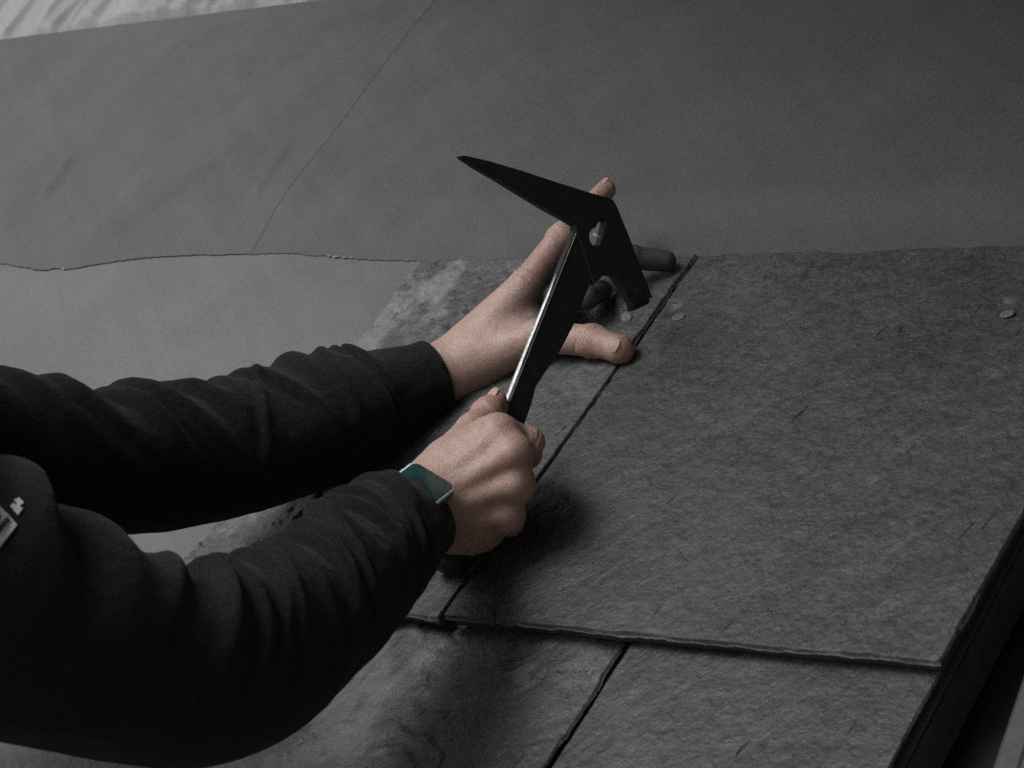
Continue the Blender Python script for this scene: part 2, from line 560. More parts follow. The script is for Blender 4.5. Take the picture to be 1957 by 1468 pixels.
# ------------------------------------------------------------------ slates
def make_slate(name, u0, u1, v0, v1, n_head, n_tail, thick, mat, seed, rough=1.0, n=120, extra=None, skew=(0, 0, 0, 0), lspall=0.4, pale=None):
    e = np.linspace(0, 1, n)
    e = 0.3 * e + 0.7 * (1 - np.cos(np.pi * e)) / 2               # denser near the edges
    s, t = np.meshgrid(e, e, indexing='ij')
    W, L = u1 - u0, v1 - v0
    du0 = 0.0006 * fbm(t * 9, 0 * t, seed, 4) + 0.0005 * fbm(t * 50, 0 * t, seed + 3, 2) + skew[0] * (t - .5)
    du1 = 0.0006 * fbm(t * 9, 0 * t + 5, seed + 1, 4) + 0.0005 * fbm(t * 50, 0 * t, seed + 4, 2) + skew[1] * (t - .5)
    dv0 = 0.0013 * fbm(s * 8, 0 * s, seed + 5, 4) + skew[2] * (s - .5)
    dv1 = 0.0018 * fbm(s * 8, 0 * s, seed + 6, 4) + skew[3] * (s - .5)
    u = u0 + du0 + (W + du1 - du0) * s
    v = v0 + dv0 + (L + dv1 - dv0) * t
    nb = n_tail + (n_head - n_tail) * t
    h = nb.copy()
    # cleft surface: soft swell, streaky layers, small terraces
    ca, sa = math.cos(0.9), math.sin(0.9)
    x, y = u * ca + v * sa, -u * sa + v * ca
    h += rough * 0.0008 * fbm(u * 7 + seed, v * 7, seed + 7, 3)
    lay = fbm(x * 9 + seed, y * 34, seed + 8, 4)
    h += rough * 0.0006 * lay
    ter = fbm(u * 13 + seed, v * 13, seed + 9, 5)
    ledge = np.floor(ter * 4) / 4
    h += rough * 0.0011 * (0.75 * ledge + 0.25 * ter) * sstep(-0.2, 0.5, fbm(u * 5, v * 5 + seed, seed + 2, 2) + 0.35 * rough - 0.25)
    # spalled edges
    ed = np.minimum.reduce([s * W, (1 - s) * W, t * L, (1 - t) * L])
    wdt = 0.0012 + 0.0065 * np.clip(fbm(u * 30, v * 30, seed + 11, 5) + 0.05, 0, 1) ** 1.3
    near_side = np.minimum(s * W, (1 - s) * W) < np.minimum(t * L, (1 - t) * L)
    wdt = np.where(near_side, np.where(s < 0.5, lspall, 0.4), 1.0) * wdt
    fall = np.clip(1 - ed / wdt, 0, 1)
    h -= thick * 0.36 * sstep(0.0, 0.45, fall) * (0.75 + 0.35 * fbm(u * 120, v * 120, seed + 12, 2))
    chip = np.clip(fall * 1.4, 0, 1) * np.clip(0.5 + 1.6 * fbm(u * 70, v * 70, seed + 14, 3), 0, 1)
    chip = chip * np.where(near_side & (s < 0.5), min(1.0, lspall), 0.08)
    if extra is not None:
        h = h + extra(u, v)
    P = ORG + u[..., None] * U + v[..., None] * V + h[..., None] * N
    Bt = ORG + u[..., None] * U + v[..., None] * V + (nb - thick)[..., None] * N
    idx = np.arange(n * n).reshape(n, n)
    fs = np.stack([idx[:-1, :-1], idx[1:, :-1], idx[1:, 1:], idx[:-1, 1:]], -1).reshape(-1, 4).tolist()
    ring = list(idx[:, 0]) + list(idx[-1, 1:]) + list(idx[-2::-1, -1]) + list(idx[0, -2:0:-1])
    n0 = n * n
    m_ = len(ring)
    vt = P.reshape(-1, 3)[ring]
    vb = Bt.reshape(-1, 3)[ring]
    vb = vb + V * (0.0035 * np.clip(1 - np.abs(t.reshape(-1)[ring]) / 0.01, 0, 1))[:, None]   # tail undercut, shaped so its side stays dark
    sf_ = s.reshape(-1)[ring]
    vb = vb + U * (0.004 * (np.clip(1 - sf_ / 0.01, 0, 1) - np.clip(1 - (1 - sf_) / 0.01, 0, 1)))[:, None]  # long sides undercut too, to keep them in shade
    vm = (vt + vb) / 2 + 0.0006 * (U * fbm(vt[:, 0] * 300, vt[:, 2] * 300, seed + 15, 2)[:, None] + V * fbm(vt[:, 1] * 300, vt[:, 0] * 300, seed + 16, 2)[:, None])
    for k_ in (0, 1):                                         # own vertices, so the arris stays sharp
        for i in range(m_):
            j = (i + 1) % m_
            fs.append((n0 + k_ * m_ + j, n0 + k_ * m_ + i, n0 + (k_ + 1) * m_ + i, n0 + (k_ + 1) * m_ + j))
    fs.append(tuple(n0 + 2 * m_ + i for i in range(m_))[::-1])
    vb = np.concatenate([vt, vm, vb])
    m_ = 3 * m_
    if pale is not None:
        chip = np.clip(chip + pale(u, v), 0, 1)
    cc_ = np.concatenate([chip.reshape(-1), np.zeros(m_)])
    o = mesh_obj(name, np.concatenate([P.reshape(-1, 3), vb]), fs, mat, roof,
                 attrs={'chip': np.stack([cc_, cc_, cc_, np.ones_like(cc_)], -1)})
    nf = len(o.data.polygons)
    o.data.polygons.foreach_set('use_smooth', [i < (n - 1) ** 2 for i in range(nf)])   # broken sides stay faceted
    return o


def nail_head(slate, px, py, h, r, seed, tilt=(0, 0)):
    c0 = onp(px, py, h)
    rng = random.Random(seed)
    k = 14
    vs_, fs = [], []
    nn = N + U * tilt[0] + V * tilt[1]
    nn = nn / np.linalg.norm(nn)
    for (rad, z) in [(0.0, 0.0004), (0.55, 0.0006), (0.93, 0.0005), (1.0, 0.0), (0.96, -0.0010)]:
        for i in range(k):
            th = 2 * math.pi * i / k
            q = rad * r * (1 + 0.10 * math.sin(2 * th + seed) + 0.05 * rng.random())
            vs_.append(c0 + U * q * math.cos(th) + V * q * math.sin(th) * 0.92 + nn * (z + 0.0002 * rng.random())
                       + N * (tilt[0] * q * math.cos(th) + tilt[1] * q * math.sin(th)))
    for j in range(4):
        for i in range(k):
            a_, b_ = j * k + i, j * k + (i + 1) % k
            fs.append((a_, a_ + k, b_ + k, b_))
    # shank going into the slate
    b0 = len(vs_)
    for z in (-0.0008, -0.020):
        for i in range(6):
            th = 2 * math.pi * i / 6
            vs_.append(c0 + (U * math.cos(th) + V * math.sin(th)) * 0.0016 + N * z)
    for i in range(6):
        fs.append((b0 + i, b0 + 6 + i, b0 + 6 + (i + 1) % 6, b0 + (i + 1) % 6))
    return mesh_obj('nail', vs_, fs, M['nail'], slate)


def extra_a(u, v):
    # broken, stepped left part of the slate
    h = (0.0042 * np.floor(3.0 * fbm(u * 15 + 3, v * 13, 77, 5)) / 3.0 + 0.0012 * fbm(u * 60, v * 60, 78, 3)) * sstep(0.08, -0.05, u)
    return h


def pale_a(u, v):                                             # freshly split, paler left part
    p = fbm(u * 38 + 5, v * 32, 177, 6)
    return sstep(0.03, -0.09, u) * np.clip(0.10 + 1.8 * p, 0, 0.5)


def pale_c(u, v):
    p = fbm(u * 42 + 2, v * 36, 187, 6)
    return sstep(0.16, 0.10, u) * np.clip(0.08 + 1.2 * p, 0, 0.4) + 0.4 * np.clip(3.5 * fbm(u * 45, v * 60 + 9, 188, 5) - 0.9, 0, 1)


def extra_b(u, v):
    h = 0
    for (p, q, w, am) in [((1590, 490), (1545, 560), .0022, -.0013), ((1545, 720), (1505, 750), .002, -.0012),
                          ((1760, 590), (1710, 640), .003, .0010), ((1700, 560), (1660, 600), .004, .0010),
                          ((1840, 810), (1790, 850), .003, -.001), ((1565, 940), (1530, 965), .0025, -.001),
                          ((1480, 760), (1470, 800), .004, .0008), ((1395, 735), (1425, 715), .002, -.0008)]:
        h = h + ridge(u, v, px_uv(*p), px_uv(*q), w, am)
    for q in ((1297, 606), (1925, 600)):                      # broken rims of the nail holes
        a0, b0 = px_uv(*q)
        rr_ = np.hypot(u - a0 - 0.006, v - b0 + 0.007)
        h = h - 0.0016 * np.exp(-(rr_ / (0.0065 + 0.0015 * fbm(u * 200, v * 200, 99, 2))) ** 4)
    return h


def extra_c(u, v):
    # a shallow crease running down the slate: left side lies a little higher, right edge rolls down
    line = 0.137 - 0.24 * (v + 0.3226)
    h = 0.0034 * np.floor(2.6 * fbm(u * 12 + 8, v * 14, 79, 5)) / 2.6 + 0.0007 * fbm(u * 55, v * 55, 80, 3) - 0.0016 * sstep(-0.005, 0.006, u - line) + 0.0009 * np.exp(-np.clip(u - line - 0.004, 0, 1) / 0.012) * (u > line)
    h = h - 0.0036 * sstep(0.250, 0.284, u)
    for (p, q, w, am) in [((980, 1305), (1050, 1272), .0028, -.0018), ((1050, 1272), (1105, 1235), .003, -.0012),
                          ((862, 1240), (890, 1262), .003, .0014), ((890, 1262), (920, 1245), .003, .0012),
                          ((632, 1325), (685, 1322), .004, -.0040), ((690, 1340), (750, 1344), .002, -.001),
                          ((755, 1255), (775, 1230), .002, -.0012), ((765, 1258), (782, 1236), .0015, -.001),
                          ((740, 1440), (790, 1430), .002, -.001), ((865, 1393), (880, 1388), .002, -.001)]:
        h = h + ridge(u, v, px_uv(*p), px_uv(*q), w, am)
    return h


S = {}
S['A'] = make_slate('slate', -0.1455, 0.1370, -0.312, 0.0655, 0.0105, 0.0265, 0.0120, M['slate_a'], 11, 1.5, 230, extra_a, skew=(-0.006, -0.006, 0, 0), lspall=1.6, pale=pale_a)
S['B'] = make_slate('slate', 0.1405, 0.5205, -0.311, 0.0650, 0.0105, 0.0265, 0.0120, M['slate_b'], 23, 0.85, 240, extra_b, skew=(-0.006, -0.004, 0, 0))
S['C'] = make_slate('slate', 0.0040, 0.2820, -0.690, -0.262, 0.0115, 0.0225, 0.0085, M['slate_c'], 37, 1.1, 230, extra_c, skew=(0, -0.004, 0, 0), pale=pale_c)
S['D'] = make_slate('slate', 0.2935, 0.5175, -0.690, -0.262, 0.0115, 0.0225, 0.0085, M['slate_b'], 41, 0.9, 170, None, skew=(-0.004, -0.006, 0, 0))
S['E'] = make_slate('slate', -0.2800, -0.0010, -0.692, -0.300, 0.0115, 0.0225, 0.0085, M['slate_c'], 53, 1.3, 130)
for i, (a0, a1) in enumerate([(-0.62, -0.286), (-0.96, -0.625), (-1.30, -0.965)]):
    make_slate('slate', a0, a1, -0.692, -0.300, 0.0115, 0.0225, 0.0085, M['slate_a' if i % 2 else 'slate_c'], 60 + i, 1.0, 50)
for i, (a0, a1) in enumerate([(-1.26, -0.93), (-0.925, -0.62), (-0.615, -0.26), (-0.255, 0.10), (0.105, 0.345), (0.35, 0.518)]):
    make_slate('slate', a0, a1, -1.08, -0.640, 0.0085, 0.0225, 0.0085, M['slate_a' if i % 2 else 'slate_c'], 70 + i, 1.0, 50)
S['A']['label'] = 'rough mottled slate with broken left edge under the hand'
S['B']['label'] = 'largest smooth dark slate, right of the hands'
S['C']['label'] = 'lower slate with a long crease below the near sleeve'
S['D']['label'] = 'lower slate beside the dark slot at bottom right'
nail_head(S['B'], 1297, 606, 0.0138, 0.0050, 1)
nail_head(S['B'], 1925, 600, 0.0139, 0.0052, 2, (0.10, -0.12))
nail_head(S['A'], 1197, 606, 0.0146, 0.0048, 3, (-0.12, 0.14))

# ------------------------------------------------------------------ signed-distance bodies


class Field:
    def __init__(self, lo, hi, h):
        self.h = h
        self.o = np.asarray(lo, float)
        self.n = np.ceil((np.asarray(hi) - self.o) / h).astype(int) + 1
        self.d = np.full(self.n, 1.0, np.float32)

    def sub(self, lo, hi):
        i0 = np.clip(np.floor((lo - self.o) / self.h).astype(int), 0, self.n - 1)
        i1 = np.clip(np.ceil((hi - self.o) / self.h).astype(int) + 1, 1, self.n)
        sl = tuple(slice(a_, b_) for a_, b_ in zip(i0, i1))
        ax = [self.o[k] + self.h * np.arange(i0[k], i1[k]) for k in range(3)]
        return sl, ax

    def _blend(self, sl, d, k, op):
        cur = self.d[sl]
        if op == 'add':
            hh = np.clip(0.5 + 0.5 * (cur - d) / k, 0, 1)
            self.d[sl] = cur * (1 - hh) + d * hh - k * hh * (1 - hh)
        else:                                              # carve
            d = -d
            hh = np.clip(0.5 - 0.5 * (cur - d) / k, 0, 1)
            self.d[sl] = cur * (1 - hh) + d * hh + k * hh * (1 - hh)

    def cone(self, a_, b_, ra, rb, k=0.004, op='add', flat=None):
        """tapered capsule; flat=(axis, factor) squashes it along an axis"""
        a_, b_ = np.asarray(a_, float), np.asarray(b_, float)
        mr = max(ra, rb) * (1.6 if flat else 1.0) + 2 * k + 2 * self.h
        sl, ax = self.sub(np.minimum(a_, b_) - mr, np.maximum(a_, b_) + mr)
        ba = b_ - a_
        L2 = ba @ ba + 1e-12
        X = [ax[0][:, None, None] - a_[0], ax[1][None, :, None] - a_[1], ax[2][None, None, :] - a_[2]]
        t = np.clip((X[0] * ba[0] + X[1] * ba[1] + X[2] * ba[2]) / L2, 0, 1)
        Q = [X[i] - t * ba[i] for i in range(3)]
        r2 = Q[0] ** 2 + Q[1] ** 2 + Q[2] ** 2
        if flat is not None:
            n_, fct = flat
            dn = Q[0] * n_[0] + Q[1] * n_[1] + Q[2] * n_[2]
            r2 = r2 + dn ** 2 * (1 / fct ** 2 - 1)
        d = np.sqrt(r2) - (ra + (rb - ra) * t)
        self._blend(sl, d.astype(np.float32), k, op)

    def ball(self, c, r, k=0.004, op='add', flat=None):
        c = np.asarray(c, float)
        self.cone(c, c + np.array([1e-5, 0, 0]), r, r, k, op, flat)

    def mesh(self):
        d = self.d
        nx, ny, nz = d.shape
        ins = d < 0
        cnt = np.zeros((nx - 1, ny - 1, nz - 1), np.int8)
        for i in (0, 1):
            for j in (0, 1):
                for k in (0, 1):
                    cnt += ins[i:nx - 1 + i, j:ny - 1 + j, k:nz - 1 + k]
        act = (cnt > 0) & (cnt < 8)
        ci = np.argwhere(act)
        vid = np.full(act.shape, -1, np.int64)
        vid[act] = np.arange(len(ci))
        acc = np.zeros((len(ci), 3))
        num = np.zeros(len(ci))
        cor = np.array([[i, j, k] for i in (0, 1) for j in (0, 1) for k in (0, 1)])
        for p in cor:
            for axi in range(3):
                if p[axi] == 1: continue
                q = p.copy(); q[axi] = 1
                da = d[tuple((ci + p).T)]
                db = d[tuple((ci + q).T)]
                m = (da < 0) != (db < 0)
                t = np.where(m, da / np.where(m, da - db, 1), 0)
                pt = p + t[:, None] * (q - p)
                acc[m] += pt[m]
                num[m] += 1
        verts = self.o + self.h * (ci + acc / num[:, None])
        faces = []
        for axi in range(3):
            b_, c_ = (axi + 1) % 3, (axi + 2) % 3
            s0 = [slice(None)] * 3; s1 = [slice(None)] * 3
            s0[axi] = slice(0, -1); s1[axi] = slice(1, None)
            ch = ins[tuple(s0)] != ins[tuple(s1)]
            e = np.argwhere(ch)
            e = e[(e[:, b_] > 0) & (e[:, c_] > 0) & (e[:, b_] < d.shape[b_] - 1) & (e[:, c_] < d.shape[c_] - 1)]
            ub = np.zeros(3, int); ub[b_] = 1
            uc = np.zeros(3, int); uc[c_] = 1
            q = np.stack([vid[tuple((e - ub - uc).T)], vid[tuple((e - uc).T)], vid[tuple(e.T)], vid[tuple((e - ub).T)]], -1)
            fl = ~ins[tuple(e.T)]
            q[fl] = q[fl][:, ::-1]
            faces.append(q)
        return verts, np.concatenate(faces)


def finger(fd, pts, rad, k=0.003, knuckle=0.0006):
    pts = [np.asarray(p) for p in pts]
    for i in range(len(pts) - 1):
        fd.cone(pts[i], pts[i + 1], rad[i], rad[i + 1], k)
    for i in range(1, len(pts) - 1):
        fd.ball(pts[i], rad[i] + knuckle, k)


def nail_plate(body, c, fwd, nrm, w, l, name='fingernail'):
    fwd = fwd / np.linalg.norm(fwd)
    nrm = nrm - fwd * (nrm @ fwd)
    nrm = nrm / np.linalg.norm(nrm)
    sd = np.cross(fwd, nrm)
    vs_, fs = [], []
    a_, b_ = 9, 9
    for i in range(a_):
        for j in range(b_):
            x, y = -1 + 2 * i / (a_ - 1), -1 + 2 * j / (b_ - 1)
            # superellipse plate
            xx, yy = x * math.sqrt(1 - y * y * 0.38), y * math.sqrt(1 - x * x * 0.38)
            z = -0.30 * w * xx * xx - 0.10 * l * yy * yy
            vs_.append(c + sd * xx * w + fwd * yy * l + nrm * z)
    for i in range(a_ - 1):
        for j in range(b_ - 1):
            p = i * b_ + j
            fs.append((p, p + b_, p + b_ + 1, p + 1))
    return mesh_obj(name, vs_, fs, M['nail_skin'], body)


# ------------------------------------------------------------------ left hand, braced on the slate
LH = {}
lw = at(868, 708, 1.945)                                   # wrist
lfa = at(640, 800, 1.905)                                  # forearm inside the sleeve
iM = at(1008, 548, 1.940)
mM = at(1013, 548, 1.962)
rM = at(1008, 572, 1.982)
pM = at(996, 604, 1.992)
index = [iM, at(1074, 456, 1.944), at(1122, 402, 1.956), at(1158, 363, 1.970)]
midtip = onp(1272, 499, 0.0205)
middle = [mM, at(1128, 506, 1.935), at(1208, 492, 1.932), midtip]
ringtip = onp(1150, 556, 0.0215)
ring = [rM, at(1075, 566, 1.925), at(1120, 568, 1.915), ringtip]
pinktip = onp(1090, 606, 0.0215)
pink = [pM, at(1050, 606, 1.945), at(1075, 618, 1.935), pinktip]
tC = at(925, 688, 1.935)
tM = at(1030, 643, 1.915)
tI = onp(1132, 652, 0.0270)
tT = onp(1184, 668, 0.0235)

allp = np.array([lw, lfa, *index, *middle, *ring, *pink, tC, tM, tI, tT])
fd = Field(allp.min(0) - 0.04, allp.max(0) + 0.04, 0.0009)
dors = np.array([-0.62, -0.25, 0.74]); dors /= np.linalg.norm(dors)
# forearm and wrist
fd.cone(lfa, lw, 0.031, 0.0215, 0.008)
fd.cone(lfa + ray(900, 700) * 0.016, lw + ray(900, 700) * 0.018, 0.026, 0.020, 0.012)
# metacarpals
wr = [lw, lw + ray(900, 700) * 0.010, lw + ray(900, 700) * 0.020, lw + ray(900, 700) * 0.026]
for wst, mc, r0, r1 in zip(wr, (iM, mM, rM, pM), (0.0205, 0.020, 0.019, 0.018), (0.0142, 0.0142, 0.0132, 0.0120)):
    fd.cone(wst, mc, r0, r1, 0.012)
# palm body, thenar and web
fd.cone(at(925, 668, 1.955), at(1000, 590, 1.955), 0.021, 0.016, 0.014)
fd.cone(tC, tM, 0.0185, 0.0128, 0.014)
fd.cone(at(960, 668, 1.945), at(1030, 618, 1.935), 0.014, 0.0075, 0.016)
# thumb
finger(fd, [tM, tI, tT], [0.0122, 0.0112, 0.0096], 0.004, 0.0003)
fd.ball(tT + (tT - tI) * 0.02, 0.0098, 0.004)
# fingers
finger(fd, index, [0.0134, 0.0106, 0.0090, 0.0076], 0.0035)
finger(fd, middle, [0.0124, 0.0098, 0.0090, 0.0080], 0.0015)
finger(fd, ring, [0.0120, 0.0096, 0.0088, 0.0078], 0.0015)
finger(fd, pink, [0.0110, 0.0085, 0.0078, 0.0070], 0.0015)

# creases: dorsal index MCP wrinkles, thumb IP wrinkles
for q, ax_, n_ in [(0.36, tI - tM, 3)]:
    pass
td = (tT - tI) / np.linalg.norm(tT - tI)
tn = -ray(1150, 650) + 0.35 * N
tn = tn - td * (tn @ td); tn /= np.linalg.norm(tn)
ts = np.cross(td, tn)
LV, LF = fd.mesh()


def creases(Vt, c, axis, nrm, r, offs, amp, wid):
    # fine folds of skin across a joint, on its back side
    axis = axis / np.linalg.norm(axis)
    nrm = nrm - axis * (nrm @ axis)
    nrm = nrm / np.linalg.norm(nrm)
    sd = np.cross(axis, nrm)
    d = Vt - c
    a_ = d @ axis
    rad = d - a_[:, None] * axis
    rl = np.linalg.norm(rad, axis=1) + 1e-9
    face_ = (rad @ nrm) / rl
    m = sstep(0.15, 0.6, face_) * (rl < r * 1.35)
    side = (rad @ sd) / r
    dsp = 0
    for k_, o_ in enumerate(offs):
        cen = o_ + 0.0007 * np.sin(side * 3.1 + k_ * 2.3) + 0.0012 * side ** 2 * (1 if o_ > 0 else -1)
        dsp = dsp + np.exp(-((a_ - cen) / wid) ** 2) * (0.6 + 0.4 * np.sin(side * 2 + k_))
    return Vt - (rad / rl[:, None]) * (amp * dsp * m)[:, None]


LV = creases(LV, tI, td, tn, 0.0115, (-0.0056, -0.0030, -0.0006, 0.0020, 0.0042), 0.00075, 0.0007)
LV = creases(LV, index[0], index[1] - index[0], dors, 0.0145, (0.002, 0.0055, 0.009, 0.0125), 0.0006, 0.0009)
LV = creases(LV, index[1], index[2] - index[1], dors, 0.0108, (-0.003, 0.0, 0.003), 0.0006, 0.0008)

# ------------------------------------------------------------------ right hand, closed on the hammer grip
gB = at(850, 1092, 1.752)                                  # butt of the grip
gT = at(984, 742, 1.790)                                   # where the grip meets the blade
gdir = (gT - gB) / np.linalg.norm(gT - gB)


def grip(py, doff=0.0, dx=0.0):
    t = (1092 - py) / (1092 - 742)
    return at(850 + (984 - 850) * t + dx, py, 1.752 + (1.790 - 1.752) * t + doff)


rw = at(822, 962, 1.712)
rfa = at(700, 1062, 1.634)
RI = at(950, 830, 1.716)
RM = at(976, 868, 1.706)
RR = at(981, 926, 1.708)
RP = at(966, 984, 1.718)
r_index = [RI, at(1010, 846, 1.724), at(1008, 868, 1.764), grip(880, 0.020, 6)]
r_mid = [RM, at(988, 882, 1.744), at(978, 902, 1.780), grip(912, 0.022, 2)]
r_ring = [RR, at(990, 940, 1.742), at(972, 954, 1.776), grip(962, 0.022, 2)]
r_pink = [RP, at(974, 998, 1.746), at(952, 1006, 1.772), grip(1010, 0.020, 4)]
rtC = at(862, 880, 1.738)
rtM = at(905, 822, 1.760)
rtI = at(932, 790, 1.774)
rtT = at(949, 766, 1.780)
allp = np.array([rw, rfa, *r_index, *r_mid, *r_ring, *r_pink, rtC, rtM, rtI, rtT])
fd = Field(allp.min(0) - 0.04, allp.max(0) + 0.04, 0.0009)
rd = ray(900, 930)                                         # away from the camera
fd.cone(rfa, rw, 0.0235, 0.0215, 0.008)
wax = np.array([0.806, -0.29, -0.518])
fd.cone(rfa + wax * 0.006, rw + wax * 0.009, 0.019, 0.0175, 0.01)
fd.cone(rfa - wax * 0.006, rw - wax * 0.009, 0.019, 0.0175, 0.01)
wr = [at(838, 918, 1.720), at(842, 945, 1.716), at(846, 975, 1.718), at(852, 1000, 1.726)]
for wst, mc, r0, r1 in zip(wr, (RI, RM, RR, RP), (0.0185, 0.0185, 0.018, 0.0165), (0.0128, 0.0128, 0.0122, 0.0115)):
    fd.cone(wst, mc, r0, r1, 0.011)
# palm bulk against the grip
fd.cone(at(870, 930, 1.740), at(945, 880, 1.738), 0.020, 0.013, 0.014)
fd.cone(at(875, 985, 1.742), at(945, 960, 1.740), 0.020, 0.013, 0.014)
fd.cone(at(868, 1000, 1.738), at(930, 1005, 1.738), 0.0165, 0.0125, 0.012)
fd.cone(at(862, 985, 1.735), at(905, 1010, 1.735), 0.017, 0.015, 0.012)
# first web and thumb
fd.cone(at(862, 895, 1.726), at(932, 832, 1.732), 0.0180, 0.0125, 0.012)
fd.cone(rtC, rtM, 0.0155, 0.0115, 0.010)
finger(fd, [rtM, rtI, rtT], [0.0112, 0.0100, 0.0072], 0.004, 0.0004)
# fingers
finger(fd, r_index, [0.0128, 0.0100, 0.0090, 0.0080], 0.0022)
finger(fd, r_mid, [0.0128, 0.0100, 0.0090, 0.0080], 0.0022)
finger(fd, r_ring, [0.0122, 0.0096, 0.0088, 0.0078], 0.0022)
finger(fd, r_pink, [0.0112, 0.0088, 0.0080, 0.0070], 0.0022)
# knuckle heads
for c0, rr_ in ((RI, 0.0118), (RM, 0.0126), (RR, 0.0118), (RP, 0.0106)):
    fd.ball(c0 - rd * 0.0034 + np.array([0.0015, 0, 0]), rr_, 0.007)
# tendons on the back of the hand
for wst, mc in zip(wr, (RI, RM, RR, RP)):
    a0 = wst + (mc - wst) * 0.10 - rd * 0.0150
    a1 = mc - rd * 0.0120
    fd.cone(a0, a1, 0.0010, 0.0030, 0.009)
RV, RF = fd.mesh()
RV = creases(RV, r_index[1], r_index[1] - r_index[0], -rd, 0.0105, (-0.004, -0.001, 0.002), 0.0006, 0.0008)
RV = creases(RV, rtI, rtT - rtI, np.array([-0.75, -0.55, 0.35]), 0.0105, (-0.003, 0.0, 0.003), 0.0006, 0.0008)

# ------------------------------------------------------------------ torso, upper arms and head (mostly left of the frame)
shR, shL = at(-330, 1000, 1.385), at(-500, 800, 1.745)
elR, elL = at(400, 1262, 1.505), at(170, 886, 1.798)
chest = (shR + shL) / 2 + np.array([-0.03, -0.02, -0.10])
belly = chest + np.array([-0.06, -0.04, -0.24])
hips = belly + np.array([-0.03, -0.06, -0.20])
neck = (shR + shL) / 2 + np.array([-0.05, 0.0, 0.06])
head = neck + np.array([-0.005, 0.02, 0.15])
across = (shL - shR) / np.linalg.norm(shL - shR)
face = np.array([across[1], -across[0], 0.0]); face /= np.linalg.norm(face)
if face[0] < 0: face = -face
fwd = face * 0.94 + np.array([0, 0, -0.34]); fwd /= np.linalg.norm(fwd)
hup = np.cross(across, fwd); hup = hup if hup[2] > 0 else -hup


def body_coarse():
    pts = np.array([shR, shL, elR, elL, hips, head])
    fd = Field(pts.min(0) - 0.22, pts.max(0) + 0.20, 0.005)
    fd.cone(shR, elR, 0.045, 0.036, 0.01); fd.cone(elR, rfa, 0.036, 0.031, 0.01)
    fd.cone(shL, elL, 0.045, 0.036, 0.01); fd.cone(elL, lfa, 0.036, 0.031, 0.01)
    fd.cone(shR + across * 0.05, shL - across * 0.05, 0.06, 0.06, 0.03)
    fd.cone(chest, hips, 0.125, 0.125, 0.05)
    fd.cone(chest + np.array([0, 0, 0.1]), head - hup * 0.04, 0.06, 0.052, 0.03)
    fd.ball(head + hup * 0.02 - fwd * 0.012, 0.088, 0.02)
    fd.cone(head + fwd * 0.03, head - hup * 0.085 + fwd * 0.052, 0.060, 0.036, 0.03)
    fd.cone(head + fwd * 0.086 + hup * 0.005, head + fwd * 0.106 - hup * 0.032, 0.007, 0.013, 0.010)
    fd.cone(head + fwd * 0.081 - hup * 0.062 - across * 0.018, head + fwd * 0.081 - hup * 0.062 + across * 0.018, 0.007, 0.007, 0.006)
    for sg in (-1, 1):
        fd.cone(head + across * sg * 0.083 + hup * 0.01, head + across * sg * 0.080 - hup * 0.03, 0.016, 0.010, 0.006)
        fd.ball(head + fwd * 0.094 + hup * 0.006 + across * sg * 0.033, 0.012, 0.006, 'carve')
        fd.cone(head + fwd * 0.083 + hup * 0.024 + across * sg * 0.018, head + fwd * 0.074 + hup * 0.024 + across * sg * 0.045, 0.007, 0.006, 0.008)
    return fd.mesh()


BV, BF = body_coarse()
verts = np.concatenate([LV, RV, BV])
faces = np.concatenate([LF, RF + len(LV), BF + len(LV) + len(RV)])

# skin tone per vertex: redder knuckles and tips; shade painted grey on fingers behind the hammer
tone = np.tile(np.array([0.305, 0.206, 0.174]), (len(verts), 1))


def dab(c, r, col, amt):
    global tone
    w = np.exp(-((verts - c) ** 2).sum(1) / r ** 2)[:, None] * amt
    tone = tone * (1 - w) + np.array(col) * w


RED = (0.285, 0.145, 0.120)
for c0 in (RI, RM, RR, RP):
    dab(c0, 0.014, RED, 0.45)
for c0 in (tT, rtT, index[-1], tI):
    dab(c0, 0.013, RED, 0.6)
dab((index[0] + index[1]) / 2 + rd * -0.004, 0.022, (0.30, 0.16, 0.138), 0.55)
dab(at(1050, 520, 1.93), 0.02, RED, 0.5)
dab(rtI, 0.02, RED, 0.4)
SHADE_GREY = (0.042, 0.041, 0.041)  # painted shade for the curled fingers
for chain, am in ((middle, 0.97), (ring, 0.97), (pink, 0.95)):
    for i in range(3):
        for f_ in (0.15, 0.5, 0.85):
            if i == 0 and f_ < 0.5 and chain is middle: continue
            dab(chain[i] + (chain[i + 1] - chain[i]) * f_, 0.0175, SHADE_GREY, am)
    dab(chain[3], 0.020, SHADE_GREY, am)
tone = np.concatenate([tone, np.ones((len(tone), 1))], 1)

person = tag(empty('person', hips + np.array([0, 0, -0.95])),
             'person in black hoodie leaning from the left, swinging a hammer over the slate', 'person')
body = mesh_obj('body', verts, faces, M['skin'], person, attrs={'tone': tone})
